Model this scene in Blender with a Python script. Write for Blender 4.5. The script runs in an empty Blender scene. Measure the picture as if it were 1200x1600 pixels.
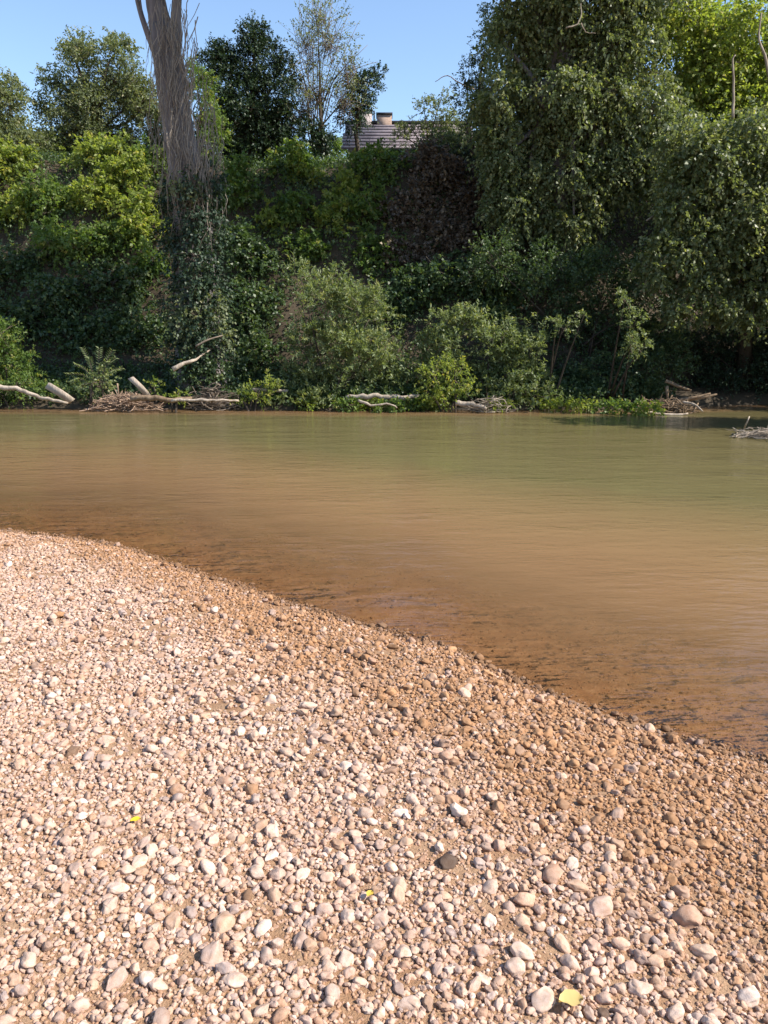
import bpy, math, random
import numpy as np
from mathutils import Vector, noise as mnoise

R = math.radians
rng = np.random.default_rng(7)
random.seed(7)
sc = bpy.context.scene
col = sc.collection

# ------------------------------------------------------------------ camera
F = 1220.0                       # focal length in pixels of the 1200x1600 photograph
CAM = np.array([0.0, 0.0, 1.8])
PITCH = R(12.9)
cd = bpy.data.cameras.new('camera')
cam = bpy.data.objects.new('camera', cd); col.objects.link(cam)
cam.location = CAM
cam.rotation_euler = (math.pi / 2 - PITCH, 0, 0)
cd.sensor_fit = 'VERTICAL'; cd.sensor_height = 24.0; cd.sensor_width = 18.0
cd.lens = 24.0 * F / 1600.0
cd.clip_start = 0.05; cd.clip_end = 3000
sc.camera = cam

# ------------------------------------------------------------------ light
SUN_EL, SUN_AZ = R(43), R(-16)      # azimuth measured from +X towards +Y
w = bpy.data.worlds.new('World'); sc.world = w; w.use_nodes = True
wn = w.node_tree.nodes; wn.clear()
sky = wn.new('ShaderNodeTexSky'); sky.sky_type = 'NISHITA'; sky.sun_disc = False
sky.sun_elevation = SUN_EL; sky.sun_rotation = math.pi / 2 - SUN_AZ
sky.air_density = 1.0; sky.dust_density = 0.25; sky.ozone_density = 2.0; sky.altitude = 100
bg = wn.new('ShaderNodeBackground'); bg.inputs[1].default_value = 0.135
wo = wn.new('ShaderNodeOutputWorld')
w.node_tree.links.new(sky.outputs[0], bg.inputs[0]); w.node_tree.links.new(bg.outputs[0], wo.inputs[0])
sd = bpy.data.lights.new('sun', 'SUN'); sd.energy = 5.0; sd.angle = R(0.53); sd.color = (1.0, 0.93, 0.82)
sun = bpy.data.objects.new('sun', sd); col.objects.link(sun)
SUNV = Vector((math.cos(SUN_AZ) * math.cos(SUN_EL), math.sin(SUN_AZ) * math.cos(SUN_EL), math.sin(SUN_EL)))
sun.rotation_euler = (-SUNV).to_track_quat('-Z', 'Y').to_euler()
sun.location = (20, 5, 25)
vs = sc.view_settings
vs.view_transform = 'Standard'; vs.look = 'None'; vs.gamma = 1.0; vs.exposure = 0.9
vs.use_curve_mapping = False
sc.render.engine = 'CYCLES'
cy = sc.cycles
cy.max_bounces = 6; cy.diffuse_bounces = 3; cy.glossy_bounces = 3; cy.transmission_bounces = 4
cy.transparent_max_bounces = 8; cy.use_denoising = True
cy.caustics_reflective = False; cy.caustics_refractive = False

# ------------------------------------------------------------------ pixel helpers
FWD = np.array([0, math.cos(PITCH), -math.sin(PITCH)])
UPV = np.array([0, math.sin(PITCH), math.cos(PITCH)])
RGT = np.array([1.0, 0, 0])
def ray(px, py):
    return FWD + RGT * ((px - 600) / F) + UPV * ((800 - py) / F)
def at(px, py, Y):                # the point of that direction at distance Y across the river
    d = ray(px, py); return CAM + d * (Y / d[1])
def on_level(px, py, z=0.0):      # the point of that direction on a level at height z
    d = ray(px, py); return CAM + d * ((z - CAM[2]) / d[2])
def mpp(P):                       # metres per photo pixel at P
    return float(np.dot(np.asarray(P) - CAM, FWD)) / F

# ------------------------------------------------------------------ terrain
SH = np.array([on_level(*p) for p in [(0, 830), (90, 838), (200, 858), (300, 893), (450, 943), (560, 975), (700, 1010),
                                      (800, 1060), (950, 1120), (1050, 1150), (1200, 1192)]])
shx = np.concatenate([[-300, -60, -20, -8], SH[:, 0], [3.2, 6, 20, 300]])
shy = np.concatenate([[16, 12, 10, 8.3], SH[:, 1], [1.9, 0.2, -6, -60]])
def shore(x): return np.interp(x, shx, shy)
fbx = np.array([-300, -40, -12, -8, -4, -1.5, 2, 5, 7.0, 9, 14, 40, 300])
FAR0 = on_level(600, 640)[1]
fby = np.array([40, 23, 0.6 + FAR0, .25 + FAR0, 0.1 + FAR0, -.25 + FAR0, -.1 + FAR0, -.1 + FAR0, 0.5 + FAR0, 1.2 + FAR0, 1.5 + FAR0, 16, 0.0])
def farline(x): return np.interp(x, fbx, fby)
def wob(x, y, f, s=0.0):
    return (np.sin(x * f * 1.0 + 1.3 + s) * np.cos(y * f * 0.83 + .4 + s * 2) + .6 * np.sin(x * f * 1.9 + y * f * 1.37 + 2.1 + s)
            + .4 * np.sin(-x * f * 2.3 + y * f * 2.9 + .7 + s * 3)) / 2.0
def ss(a, b, v):
    t = np.clip((v - a) / (b - a), 0, 1); return t * t * (3 - 2 * t)
def height(x, y):
    x = np.asarray(x, float); y = np.asarray(y, float)
    s = (y - shore(x)) * 0.8 + 0.06 * wob(x, y, 5.0) + .03 * wob(x, y, 13.)
    t = np.maximum(-s, 0)
    land = 0.09 * (1 - np.exp(-t / 0.5)) + 0.045 * np.minimum(t, 6) + 0.016 * np.maximum(t - 8, 0) ** .9
    land = land + 0.012 * wob(x, y, 3.1, 1) * np.minimum(t, 1) + 0.006 * wob(x, y, 9.0, 2) * np.minimum(t * 2, 1)
    u = np.maximum(s, 0)
    bed = -(0.05 * u + 0.030 * u ** 1.8) + 0.012 * wob(x, y, 4.2, 3) * np.minimum(u, 1)
    bed = np.maximum(bed, -1.3)
    near = np.where(s < 0, land, bed)
    b = y - farline(x) + 0.12 * wob(x, y * 0, 2.2, 4)
    top = 6.3 + 0.5 * wob(x, y, .35, 5)
    far = 0.28 * ss(-.05, .35, b) + 0.35 * ss(0.3, 1.8, b) + top * ss(0.9, 6.6, b) + 0.25 * wob(x, y, 1.3, 6) * ss(1, 2.5, b)
    far = far + 0.02 * np.maximum(b - 8, 0)
    far = np.where(b < 0, np.maximum(b * 0.5, -1.3), far)
    k = ss(-2.5, -1.0, b)
    return np.where(b > -.2, far, near * (1 - k) + far * k)
def bank_hit(px, py):             # where that direction meets the far bank
    d = ray(px, py)
    ys = np.arange(FAR0 - .5, FAR0 + 20, .05)
    P = CAM[None] + d[None] * (ys / d[1])[:, None]
    hit = np.nonzero(P[:, 2] <= height(P[:, 0], P[:, 1]))[0]
    return P[hit[0]] if len(hit) else P[-1]

# ------------------------------------------------------------------ mesh helpers
def link(name, data, parent=None):
    o = bpy.data.objects.new(name, data); col.objects.link(o)
    if parent is not None: o.parent = parent
    return o
def tag(o, label, cat, group=None):
    o['label'] = label; o['category'] = cat
    if group: o['group'] = group
    return o
def empty(name, loc):
    o = bpy.data.objects.new(name, None); o.location = [float(c) for c in loc]; o.empty_display_size = .2
    col.objects.link(o); return o
def raw_mesh(name, V, Fc, mat, attrs=None, smooth=False):
    """V (n,3); Fc list of int arrays (m,k)"""
    me = bpy.data.meshes.new(name)
    V = np.asarray(V, np.float32)
    me.vertices.add(len(V)); me.vertices.foreach_set('co', V.ravel())
    Fc = [f for f in Fc if len(f)]
    loops = np.concatenate([f.ravel() for f in Fc]).astype(np.int32)
    sizes = np.concatenate([np.full(len(f), f.shape[1]) for f in Fc]).astype(np.int32)
    starts = np.concatenate([[0], np.cumsum(sizes)[:-1]]).astype(np.int32)
    me.loops.add(len(loops)); me.loops.foreach_set('vertex_index', loops)
    me.polygons.add(len(sizes)); me.polygons.foreach_set('loop_start', starts); me.polygons.foreach_set('loop_total', sizes)
    for k, (dom, typ, arr) in (attrs or {}).items():
        a = me.attributes.new(k, typ, dom)
        a.data.foreach_set('value' if typ in ('FLOAT', 'INT') else 'vector' if typ == 'FLOAT_VECTOR' else 'color', np.asarray(arr, np.float32 if typ != 'INT' else np.int32).ravel())
    me.update(calc_edges=True)
    if smooth: me.polygons.foreach_set('use_smooth', np.ones(len(sizes), bool))
    if mat: me.materials.append(mat)
    return me
def tube(pts, rad, sides=7, jag=0.0, seed=0, capped=True, ovality=1.0):
    """tapered bent tube; returns V, quads, tris"""
    pts = np.asarray(pts, float); rad = np.asarray(rad, float); n = len(pts)
    r_ = np.random.default_rng(seed)
    T = np.gradient(pts, axis=0); T /= np.linalg.norm(T, axis=1)[:, None] + 1e-9
    ref = np.array([0.31, .87, .22]) if abs(T[0] @ np.array([0.31, .87, .22])) < .85 else np.array([.9, 0.1, .3])
    V = []
    for i in range(n):
        a = np.cross(T[i], ref); a /= np.linalg.norm(a); b = np.cross(T[i], a)
        an = np.arange(sides) * 2 * math.pi / sides
        rr = rad[i] * (1 + jag * r_.normal(size=sides))
        V.append(pts[i] + np.outer(np.cos(an) * rr, a) + np.outer(np.sin(an) * rr * ovality, b))
    V = np.concatenate(V); Q = []
    for i in range(n - 1):
        for j in range(sides):
            k = (j + 1) % sides
            Q.append((i * sides + j, i * sides + k, (i + 1) * sides + k, (i + 1) * sides + j))
    Tr = []
    if capped:
        V = np.concatenate([V, pts[:1], pts[-1:]]); c0, c1 = len(V) - 2, len(V) - 1
        for j in range(sides):
            k = (j + 1) % sides
            Tr.append((c0, k, j)); Tr.append((c1, (n - 1) * sides + j, (n - 1) * sides + k))
    return V, np.array(Q, np.int64), np.array(Tr, np.int64).reshape(-1, 3)
def spline(pts, n):
    pts = np.asarray(pts, float); m = len(pts)
    if m == 2: return pts[0] + (pts[1] - pts[0]) * np.linspace(0, 1, n)[:, None]
    P = np.concatenate([[2 * pts[0] - pts[1]], pts, [2 * pts[-1] - pts[-2]]])
    out = []
    for u in np.linspace(0, m - 1 - 1e-6, n):
        i = int(u); t = u - i; a, b, c, d = P[i:i + 4]
        out.append(.5 * (2 * b + (c - a) * t + (2 * a - 5 * b + 4 * c - d) * t * t + (3 * b - a - 3 * c + d) * t ** 3))
    return np.array(out)
def tube_obj(name, ctrl, r0, r1, mat, parent=None, n=8, sides=7, jag=.06, seed=0, wig=0.0, rad=None, origin=None, ovality=1.0):
    P = spline(ctrl, n)
    if wig:
        r_ = np.random.default_rng(seed + 5); wv = r_.normal(size=P.shape) * wig; wv[0] = 0; P = P + wv
    rr = np.linspace(r0, r1, n) if rad is None else np.interp(np.linspace(0, 1, n), np.linspace(0, 1, len(rad)), rad)
    V, Q, T = tube(P, rr, sides, jag, seed, ovality=ovality)
    org = np.zeros(3) if origin is None else np.asarray(origin)
    o = link(name, raw_mesh(name, V - org, [Q, T], mat, smooth=True), parent)
    if parent is None: o.location = [float(c) for c in org]
    return o

# ------------------------------------------------------------------ materials
def new_mat(name):
    m = bpy.data.materials.new(name); m.use_nodes = True
    nt = m.node_tree; nt.nodes.clear()
    out = nt.nodes.new('ShaderNodeOutputMaterial')
    return m, nt, out
def N(nt, t, **kw):
    n = nt.nodes.new(t)
    for k, v in kw.items():
        if k.startswith('_'): setattr(n, k[1:], v)
        else: n.inputs[k].default_value = v
    return n
def mixc(nt, fac, a, b, blend='MIX'):
    m = nt.nodes.new('ShaderNodeMix'); m.data_type = 'RGBA'; m.blend_type = blend
    for sock, v in ((m.inputs[0], fac), (m.inputs[6], a), (m.inputs[7], b)):
        if hasattr(v, 'is_output'): nt.links.new(v, sock)
        elif isinstance(v, (int, float)): sock.default_value = v
        else: sock.default_value = tuple(v) + (1,) if len(v) == 3 else v
    return m.outputs[2]
def ramp(nt, src, a, b):
    m = nt.nodes.new('ShaderNodeMapRange'); m.clamp = True
    m.inputs[1].default_value = a; m.inputs[2].default_value = b
    nt.links.new(src, m.inputs[0]); return m.outputs[0]
def math_(nt, op, a, b=None):
    m = nt.nodes.new('ShaderNodeMath'); m.operation = op
    for s, v in zip(m.inputs, (a, b)):
        if v is None: continue
        if hasattr(v, 'is_output'): nt.links.new(v, s)
        else: s.default_value = v
    return m.outputs[0]
def noise(nt, vec, scale, detail=4, rough=.55):
    n = N(nt, 'ShaderNodeTexNoise', Scale=scale, Detail=detail, Roughness=rough)
    if vec is not None: nt.links.new(vec, n.inputs['Vector'])
    return n.outputs['Fac']

def leaf_mat(name, c1, c2, yellow=(.16, .15, .03), trans=.4, rough=.5, spec=.35, tmul=(1.5, 1.6, .7), odd=.05):
    m, nt, out = new_mat(name)
    at_ = nt.nodes.new('ShaderNodeAttribute'); at_.attribute_name = 'rnd'
    r = at_.outputs['Fac']
    c = mixc(nt, r, c1, c2)
    c = mixc(nt, math_(nt, 'GREATER_THAN', r, 1 - odd), c, yellow)
    p = N(nt, 'ShaderNodeBsdfPrincipled', Roughness=rough); p.inputs['Specular IOR Level'].default_value = spec
    nt.links.new(c, p.inputs['Base Color'])
    t = nt.nodes.new('ShaderNodeBsdfTranslucent')
    tc = mixc(nt, 1.0, c, tuple(tmul), 'MULTIPLY'); nt.links.new(tc, t.inputs['Color'])
    mx = nt.nodes.new('ShaderNodeMixShader'); mx.inputs[0].default_value = trans
    nt.links.new(p.outputs[0], mx.inputs[1]); nt.links.new(t.outputs[0], mx.inputs[2])
    nt.links.new(mx.outputs[0], out.inputs[0]); return m
def bark_mat(name, c1, c2, scale=6, stretch=.15, bump=.5, rough=.9):
    m, nt, out = new_mat(name)
    tc = nt.nodes.new('ShaderNodeTexCoord'); mp = nt.nodes.new('ShaderNodeMapping')
    mp.inputs['Scale'].default_value = (1, 1, stretch); nt.links.new(tc.outputs['Object'], mp.inputs[0])
    a = noise(nt, mp.outputs[0], scale, 6, .65); b = noise(nt, tc.outputs['Object'], scale * .35, 3)
    f = ramp(nt, math_(nt, 'ADD', math_(nt, 'MULTIPLY', a, .65), math_(nt, 'MULTIPLY', b, .35)), .35, .65)
    c = mixc(nt, f, c1, c2)
    p = N(nt, 'ShaderNodeBsdfPrincipled', Roughness=rough); nt.links.new(c, p.inputs['Base Color'])
    p.inputs['Specular IOR Level'].default_value = .2
    bp = N(nt, 'ShaderNodeBump', Strength=bump, Distance=.05); nt.links.new(a, bp.inputs['Height'])
    nt.links.new(bp.outputs[0], p.inputs['Normal']); nt.links.new(p.outputs[0], out.inputs[0]); return m

TM = (1.95, 2.0, .85)
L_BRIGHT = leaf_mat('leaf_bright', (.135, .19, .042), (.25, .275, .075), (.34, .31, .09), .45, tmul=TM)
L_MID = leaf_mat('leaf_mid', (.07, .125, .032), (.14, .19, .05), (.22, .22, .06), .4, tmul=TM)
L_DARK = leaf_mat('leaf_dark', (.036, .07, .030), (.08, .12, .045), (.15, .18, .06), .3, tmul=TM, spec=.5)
L_NAVY = leaf_mat('leaf_evergreen', (.022, .042, .028), (.045, .075, .038), (.07, .10, .04), .2)
L_WILLOW = leaf_mat('leaf_willow', (.11, .15, .065), (.20, .23, .11), (.28, .28, .12), .34, tmul=TM)
L_GREY = leaf_mat('leaf_grey_green', (.095, .125, .065), (.19, .21, .115), (.27, .26, .15), .32, tmul=TM)
L_POPLAR = leaf_mat('leaf_poplar', (.085, .115, .055), (.18, .20, .095), (.28, .28, .13), .36, .46, .4, tmul=TM)
L_DRY = leaf_mat('leaf_dry', (.085, .068, .052), (.15, .115, .085), (.20, .15, .09), .2, tmul=(1.1, 1., .8))
B_TRUNK = bark_mat('bark_grey', (.085, .076, .08), (.21, .188, .19), 9, .12, .9)
B_DARK = bark_mat('bark_dark', (.035, .028, .022), (.09, .07, .055), 10)
B_TWIG = bark_mat('twig_bark', (.10, .08, .06), (.24, .19, .15), 12)
B_PALE = bark_mat('driftwood', (.20, .155, .115), (.50, .415, .335), 7, .3, .8)
B_DULL = bark_mat('weathered_wood', (.16, .125, .095), (.40, .335, .27), 7, .3, .7)
B_BROWN = bark_mat('damp_wood', (.10, .065, .04), (.25, .18, .12), 9, .3, .5)

# ------------------------------------------------------------------ ground
def axis(*segs):
    out = []
    for a, b, st in segs: out.append(np.arange(a, b, st))
    return np.unique(np.round(np.concatenate(out), 5))
gx = axis((-400, -60, 40), (-60, -20, 5), (-20, -6, .35), (-6, 4.6, .045), (4.6, 14, .3), (14, 60, 4), (60, 401, 40))
gy = axis((-200, -10, 20), (-10, 0.4, .5), (0.4, 9.2, .045), (9.2, 17.5, .5), (17.5, 28, .16), (28, 60, 2), (60, 900, 60))
X, Y = np.meshgrid(gx, gy)
Z = height(X, Y)
V = np.stack([X, Y, Z], -1).reshape(-1, 3)
nx, ny = len(gx), len(gy)
idx = np.arange(nx * ny).reshape(ny, nx)
Q = np.stack([idx[:-1, :-1], idx[:-1, 1:], idx[1:, 1:], idx[1:, :-1]], -1).reshape(-1, 4)
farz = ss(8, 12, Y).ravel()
wet = (1 - ss(0.005, .085, Z + .012 * wob(X, Y, 11))).ravel()

m_ground, nt, out = new_mat('silt_and_soil')
tc = nt.nodes.new('ShaderNodeTexCoord'); oc = tc.outputs['Object']
n1 = noise(nt, oc, 1.3, 5); n2 = noise(nt, oc, 14, 5, .6); n3 = noise(nt, oc, 120, 4, .6); n4 = noise(nt, oc, 330, 2, .5)
c = mixc(nt, ramp(nt, n1, .35, .65), (.28, .155, .082), (.345, .208, .122))
c = mixc(nt, ramp(nt, n2, .42, .72), c, (.40, .265, .165))
c = mixc(nt, ramp(nt, n3, .5, .72), c, (.18, .11, .065))
aw = nt.nodes.new('ShaderNodeAttribute'); aw.attribute_name = 'wet'
bedn = noise(nt, oc, 5.5, 6, .7)
c = mixc(nt, math_(nt, 'MULTIPLY', aw.outputs['Fac'], ramp(nt, bedn, .50, .85)), c, (.20, .125, .07))
c = mixc(nt, aw.outputs['Fac'], c, mixc(nt, 1.0, c, (.93, .85, .76), 'MULTIPLY'))
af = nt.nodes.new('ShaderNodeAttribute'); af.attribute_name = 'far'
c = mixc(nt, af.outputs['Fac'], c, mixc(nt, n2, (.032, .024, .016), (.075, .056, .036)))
p = N(nt, 'ShaderNodeBsdfPrincipled'); nt.links.new(c, p.inputs['Base Color'])
nt.links.new(ramp(nt, aw.outputs['Fac'], 2.2, -.2), p.inputs['Roughness'])
p.inputs['Specular IOR Level'].default_value = .3
hsum = math_(nt, 'ADD', math_(nt, 'MULTIPLY', n3, .6), math_(nt, 'MULTIPLY', n4, .35))
hsum = math_(nt, 'ADD', hsum, n2)
bp = N(nt, 'ShaderNodeBump', Strength=.9, Distance=.012); nt.links.new(hsum, bp.inputs['Height'])
nt.links.new(bp.outputs[0], p.inputs['Normal']); nt.links.new(p.outputs[0], out.inputs[0])
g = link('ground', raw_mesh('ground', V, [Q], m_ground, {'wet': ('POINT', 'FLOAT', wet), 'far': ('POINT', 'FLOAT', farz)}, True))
g['kind'] = 'structure'; g['label'] = 'brown silty gravel bank, river bed and steep soil bank beyond the water'

# ------------------------------------------------------------------ water
wx = axis((-380, -60, 40), (-60, -20, 5), (-20, -6, .5), (-6, 5, .08), (5, 14, .4), (14, 60, 4), (60, 381, 40))
wy = axis((-60, 0, 5), (0, 2, .3), (2, 9.4, .07), (9.4, 17.5, .5), (17.5, 22, .25), (22, 45, 3))
X, Y = np.meshgrid(wx, wy)
D = np.maximum(-height(X, Y), 0)
V = np.stack([X, Y, np.zeros_like(X)], -1).reshape(-1, 3)
nx, ny = len(wx), len(wy); idx = np.arange(nx * ny).reshape(ny, nx)
Q = np.stack([idx[:-1, :-1], idx[:-1, 1:], idx[1:, 1:], idx[1:, :-1]], -1).reshape(-1, 4)
keep = (height(X, Y) < .06).ravel()
Q = Q[keep[Q].any(1)]
m_water, nt, out = new_mat('silty_water')
tc = nt.nodes.new('ShaderNodeTexCoord'); oc = tc.outputs['Object']
ad = nt.nodes.new('ShaderNodeAttribute'); ad.attribute_name = 'depth'
mp = nt.nodes.new('ShaderNodeMapping'); mp.inputs['Scale'].default_value = (.55, 1.5, 1); mp.inputs['Rotation'].default_value = (0, 0, R(-12))
nt.links.new(oc, mp.inputs[0])
turb = noise(nt, mp.outputs[0], 1.0, 3)
kk = math_(nt, 'MULTIPLY', ad.outputs['Fac'], math_(nt, 'ADD', 4.2, math_(nt, 'MULTIPLY', turb, 3.4)))
op = math_(nt, 'SUBTRACT', 1.0, math_(nt, 'POWER', 2.718, math_(nt, 'MULTIPLY', kk, -1.0)))
deep = ramp(nt, ad.outputs['Fac'], .22, .95)
murk = mixc(nt, deep, (.275, .163, .082), (.15, .126, .056))
df = nt.nodes.new('ShaderNodeBsdfDiffuse'); nt.links.new(murk, df.inputs[0])
tr = nt.nodes.new('ShaderNodeBsdfTransparent'); tr.inputs[0].default_value = (.97, .90, .80, 1)
body = nt.nodes.new('ShaderNodeMixShader'); nt.links.new(op, body.inputs[0])
nt.links.new(tr.outputs[0], body.inputs[1]); nt.links.new(df.outputs[0], body.inputs[2])
w1 = noise(nt, mp.outputs[0], 5.5, 3, .5); w2 = noise(nt, mp.outputs[0], 17, 3, .5); w3 = noise(nt, mp.outputs[0], .9, 2)
hh = math_(nt, 'ADD', math_(nt, 'MULTIPLY', w1, .8), math_(nt, 'MULTIPLY', w2, .28))
hh = math_(nt, 'MULTIPLY', hh, ramp(nt, w3, .2, .75))
bp = N(nt, 'ShaderNodeBump', Strength=1.0, Distance=.026); nt.links.new(hh, bp.inputs['Height'])
gl = N(nt, 'ShaderNodeBsdfGlossy', Roughness=.06); nt.links.new(bp.outputs[0], gl.inputs['Normal'])
fr = N(nt, 'ShaderNodeFresnel', IOR=1.33); nt.links.new(bp.outputs[0], fr.inputs['Normal'])
mx = nt.nodes.new('ShaderNodeMixShader'); nt.links.new(fr.outputs[0], mx.inputs[0])
nt.links.new(body.outputs[0], mx.inputs[1]); nt.links.new(gl.outputs[0], mx.inputs[2])
nt.links.new(mx.outputs[0], out.inputs[0])
wt = link('water', raw_mesh('water', V, [Q], m_water, {'depth': ('POINT', 'FLOAT', D.ravel())}, True))
wt['kind'] = 'structure'; wt['label'] = 'brown green silty river water'

# ------------------------------------------------------------------ house on the bank top
m_wall = bark_mat('stucco', (.30, .25, .24), (.40, .34, .33), 3, 1, .3)
m_shing = bark_mat('roof_shingle', (.15, .12, .125), (.33, .28, .29), 2.2, 1, .8)
m_chim = bark_mat('chimney_brick', (.26, .18, .14), (.36, .27, .22), 8, 1, .5)
m_dark = bark_mat('sooty_metal', (.02, .02, .022), (.05, .05, .055), 5, 1, .2)
def box(name, c, size, mat, parent=None, tilt=0, origin=(0, 0, 0)):
    sx, sy, sz = [s / 2 for s in size]
    V = np.array([(x, y, z) for x in (-sx, sx) for y in (-sy, sy) for z in (-sz, sz)], float)
    ct, st = math.cos(tilt), math.sin(tilt)
    V = np.stack([V[:, 0], V[:, 1] * ct - V[:, 2] * st, V[:, 1] * st + V[:, 2] * ct], -1) + np.array(c) - np.array(origin)
    Q = np.array([(0, 1, 3, 2), (4, 6, 7, 5), (0, 4, 5, 1), (2, 3, 7, 6), (0, 2, 6, 4), (1, 5, 7, 3)])
    return link(name, raw_mesh(name, V, [Q], mat), parent)
HY = 33.0
rl, rr = at(545, 202, HY), at(735, 186, HY)
ridz = (rl[2] + rr[2]) / 2 - .02
hx0, hx1 = rl[0] - .1, rr[0]
gz = float(height((hx0 + hx1) / 2, HY))
house = empty('house', ((hx0 + hx1) / 2, HY, gz)); ho = np.array(house.location)
tag(house, 'low house with shingled roof and two chimneys showing above the bank', 'house')
eave = ridz - 1.55
box('wall', ((hx0 + hx1) / 2, HY, (gz - .6 + eave) / 2), (hx1 - hx0 - .5, 5.2, eave - gz + .6), m_wall, house, 0, ho)
pit = math.atan2(1.55, 3.1)
nc = 8
for k in range(nc):                              # overlapping shingle courses on both slopes
    u = (k + .5) / nc
    for s in (-1, 1):
        cz = ridz - 1.55 * u; cyy = HY + s * 3.1 * u
        box('roof_course', ((hx0 + hx1) / 2 + random.uniform(-.06, .06), cyy, cz + .015), (hx1 - hx0, 3.1 / nc / math.cos(pit) * 1.16, .06), m_shing, house, -s * (pit - .12), ho)
box('ridge_cap', ((hx0 + hx1) / 2, HY, ridz + .06), (hx1 - hx0 + .1, .3, .1), m_dark, house, 0, ho)
for s, xx in ((-1, hx0 + .28), (1, hx1 - .28)):  # gables
    V = np.array([(xx, HY - 2.6, eave), (xx, HY + 2.6, eave), (xx, HY, ridz - .05)] + [(xx - s * .2, HY - 2.6, eave), (xx - s * .2, HY + 2.6, eave), (xx - s * .2, HY, ridz - .05)]) - ho
    link('gable', raw_mesh('gable', V, [np.array([(0, 1, 2), (3, 5, 4)]), np.array([(0, 3, 4, 1), (1, 4, 5, 2), (2, 5, 3, 0)])], m_wall), house)
def chimney(px0, px1, py0, py1, mat):
    a, b = at(px0, py0, HY), at(px1, py1, HY)
    wd = b[0] - a[0]; top = a[2]
    ch = box('chimney', ((a[0] + b[0]) / 2, HY + .1, (top + b[2] - .35) / 2), (wd, .62, top - b[2] + .35), mat, house, 0, ho)
    box('chimney_cap', ((a[0] + b[0]) / 2, HY + .1, top + .03), (wd + .06, .68, .07), m_dark, ch, 0, ho)
chimney(560, 581, 176, 200, m_wall); chimney(589, 612, 181, 196, m_chim)
a, b = at(584.5, 173, HY), at(584.5, 196, HY)
tube_obj('vent_pipe', [b - ho, a - ho], .03, .03, m_dark, house, 3, 6, 0)

# ------------------------------------------------------------------ foliage
LEAVES = [0]
def unit(a): return a / (np.linalg.norm(a, axis=-1, keepdims=True) + 1e-9)
def leaf_quads(p, a, nrm, L, W):
    """rhombic folded leaves; p base, a axis, nrm rough normal"""
    wv = unit(np.cross(a, nrm)); nn = np.cross(wv, a)
    L = L[:, None]; W = W[:, None]
    mid = p + a * L * .42 + nn * W * .16
    V = np.stack([p, mid + wv * W * .5, p + a * L - nn * L * .08, mid - wv * W * .5], 1)
    n = len(p)
    return V.reshape(-1, 3), np.arange(4 * n).reshape(n, 4)
def shoots_to_leaves(S, Dr, Ln, k, leaf, droop, r_, hang=0.0, spread=.8, upn=.9):
    n = len(S)
    t = (np.arange(k)[None] + r_.random((n, k))) / k
    t = .12 + .88 * t
    pos = S[:, None] + Dr[:, None] * (Ln[:, None] * t)[..., None]
    pos[..., 2] -= droop * Ln[:, None] * t ** 2
    tan = np.repeat(Dr[:, None], k, 1).copy(); tan[..., 2] -= 2 * droop * t
    tan = unit(tan)
    side = unit(np.cross(tan, unit(r_.normal(size=(n, k, 3)))))
    a = tan * .55 + side * spread; a[..., 2] -= hang
    a = unit(a).reshape(-1, 3)
    nr = r_.normal(size=a.shape) * .75; nr[:, 2] += upn
    m = n * k
    Lf = leaf[0] * r_.uniform(.6, 1.25, m); Wf = leaf[1] * r_.uniform(.7, 1.2, m)
    return pos.reshape(-1, 3), a, nr, Lf, Wf
def twig_mesh(S, Dr, Ln, droop, r0, r_):
    """thin three-sided twigs along the shoots"""
    n = len(S); ts = np.array([0, .5, 1.0])
    P = S[:, None] + Dr[:, None] * (Ln[:, None] * ts)[..., None]
    P[..., 2] -= droop * Ln[:, None] * ts ** 2
    a = unit(np.cross(Dr, unit(r_.normal(size=(n, 3))))); b = np.cross(Dr, a)
    rad = r0 * np.array([1, .7, .25])
    V = []
    for j in range(3):
        an = j * 2 * math.pi / 3
        V.append(P + (a * math.cos(an) + b * math.sin(an))[:, None] * rad[None, :, None])
    V = np.stack(V, 2)                                 # n,3 rings,3 sides,3
    base = np.arange(n)[:, None] * 9
    Q = []
    for i in range(2):
        for j in range(3):
            k = (j + 1) % 3
            Q.append(np.concatenate([base + i * 3 + j, base + i * 3 + k, base + (i + 1) * 3 + k, base + (i + 1) * 3 + j], 1))
    return V.reshape(-1, 3), np.concatenate(Q)
def lobe_shoots(C, Rd, n, sl, r_, up=.5, out=.9, rnd=.5, inner=.45, lump=.22):
    u = unit(r_.normal(size=(n, 3)))
    ph = r_.uniform(0, 6.28, (5, 1)); kv = r_.normal(size=(5, 3)) * 2.6
    lm = 1 + lump * np.sin(u @ kv.T + ph.T).sum(1) / 1.8
    rad = inner + (1 - inner) * r_.random(n) ** .65
    S = C + u * Rd * (lm * rad)[:, None] * (1 - .35 * sl / max(Rd.mean(), sl))
    Dr = u / Rd * Rd.mean() * out + r_.normal(size=(n, 3)) * rnd; Dr[:, 2] += up
    return S, unit(Dr), sl * r_.uniform(.5, 1.3, n)
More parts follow.
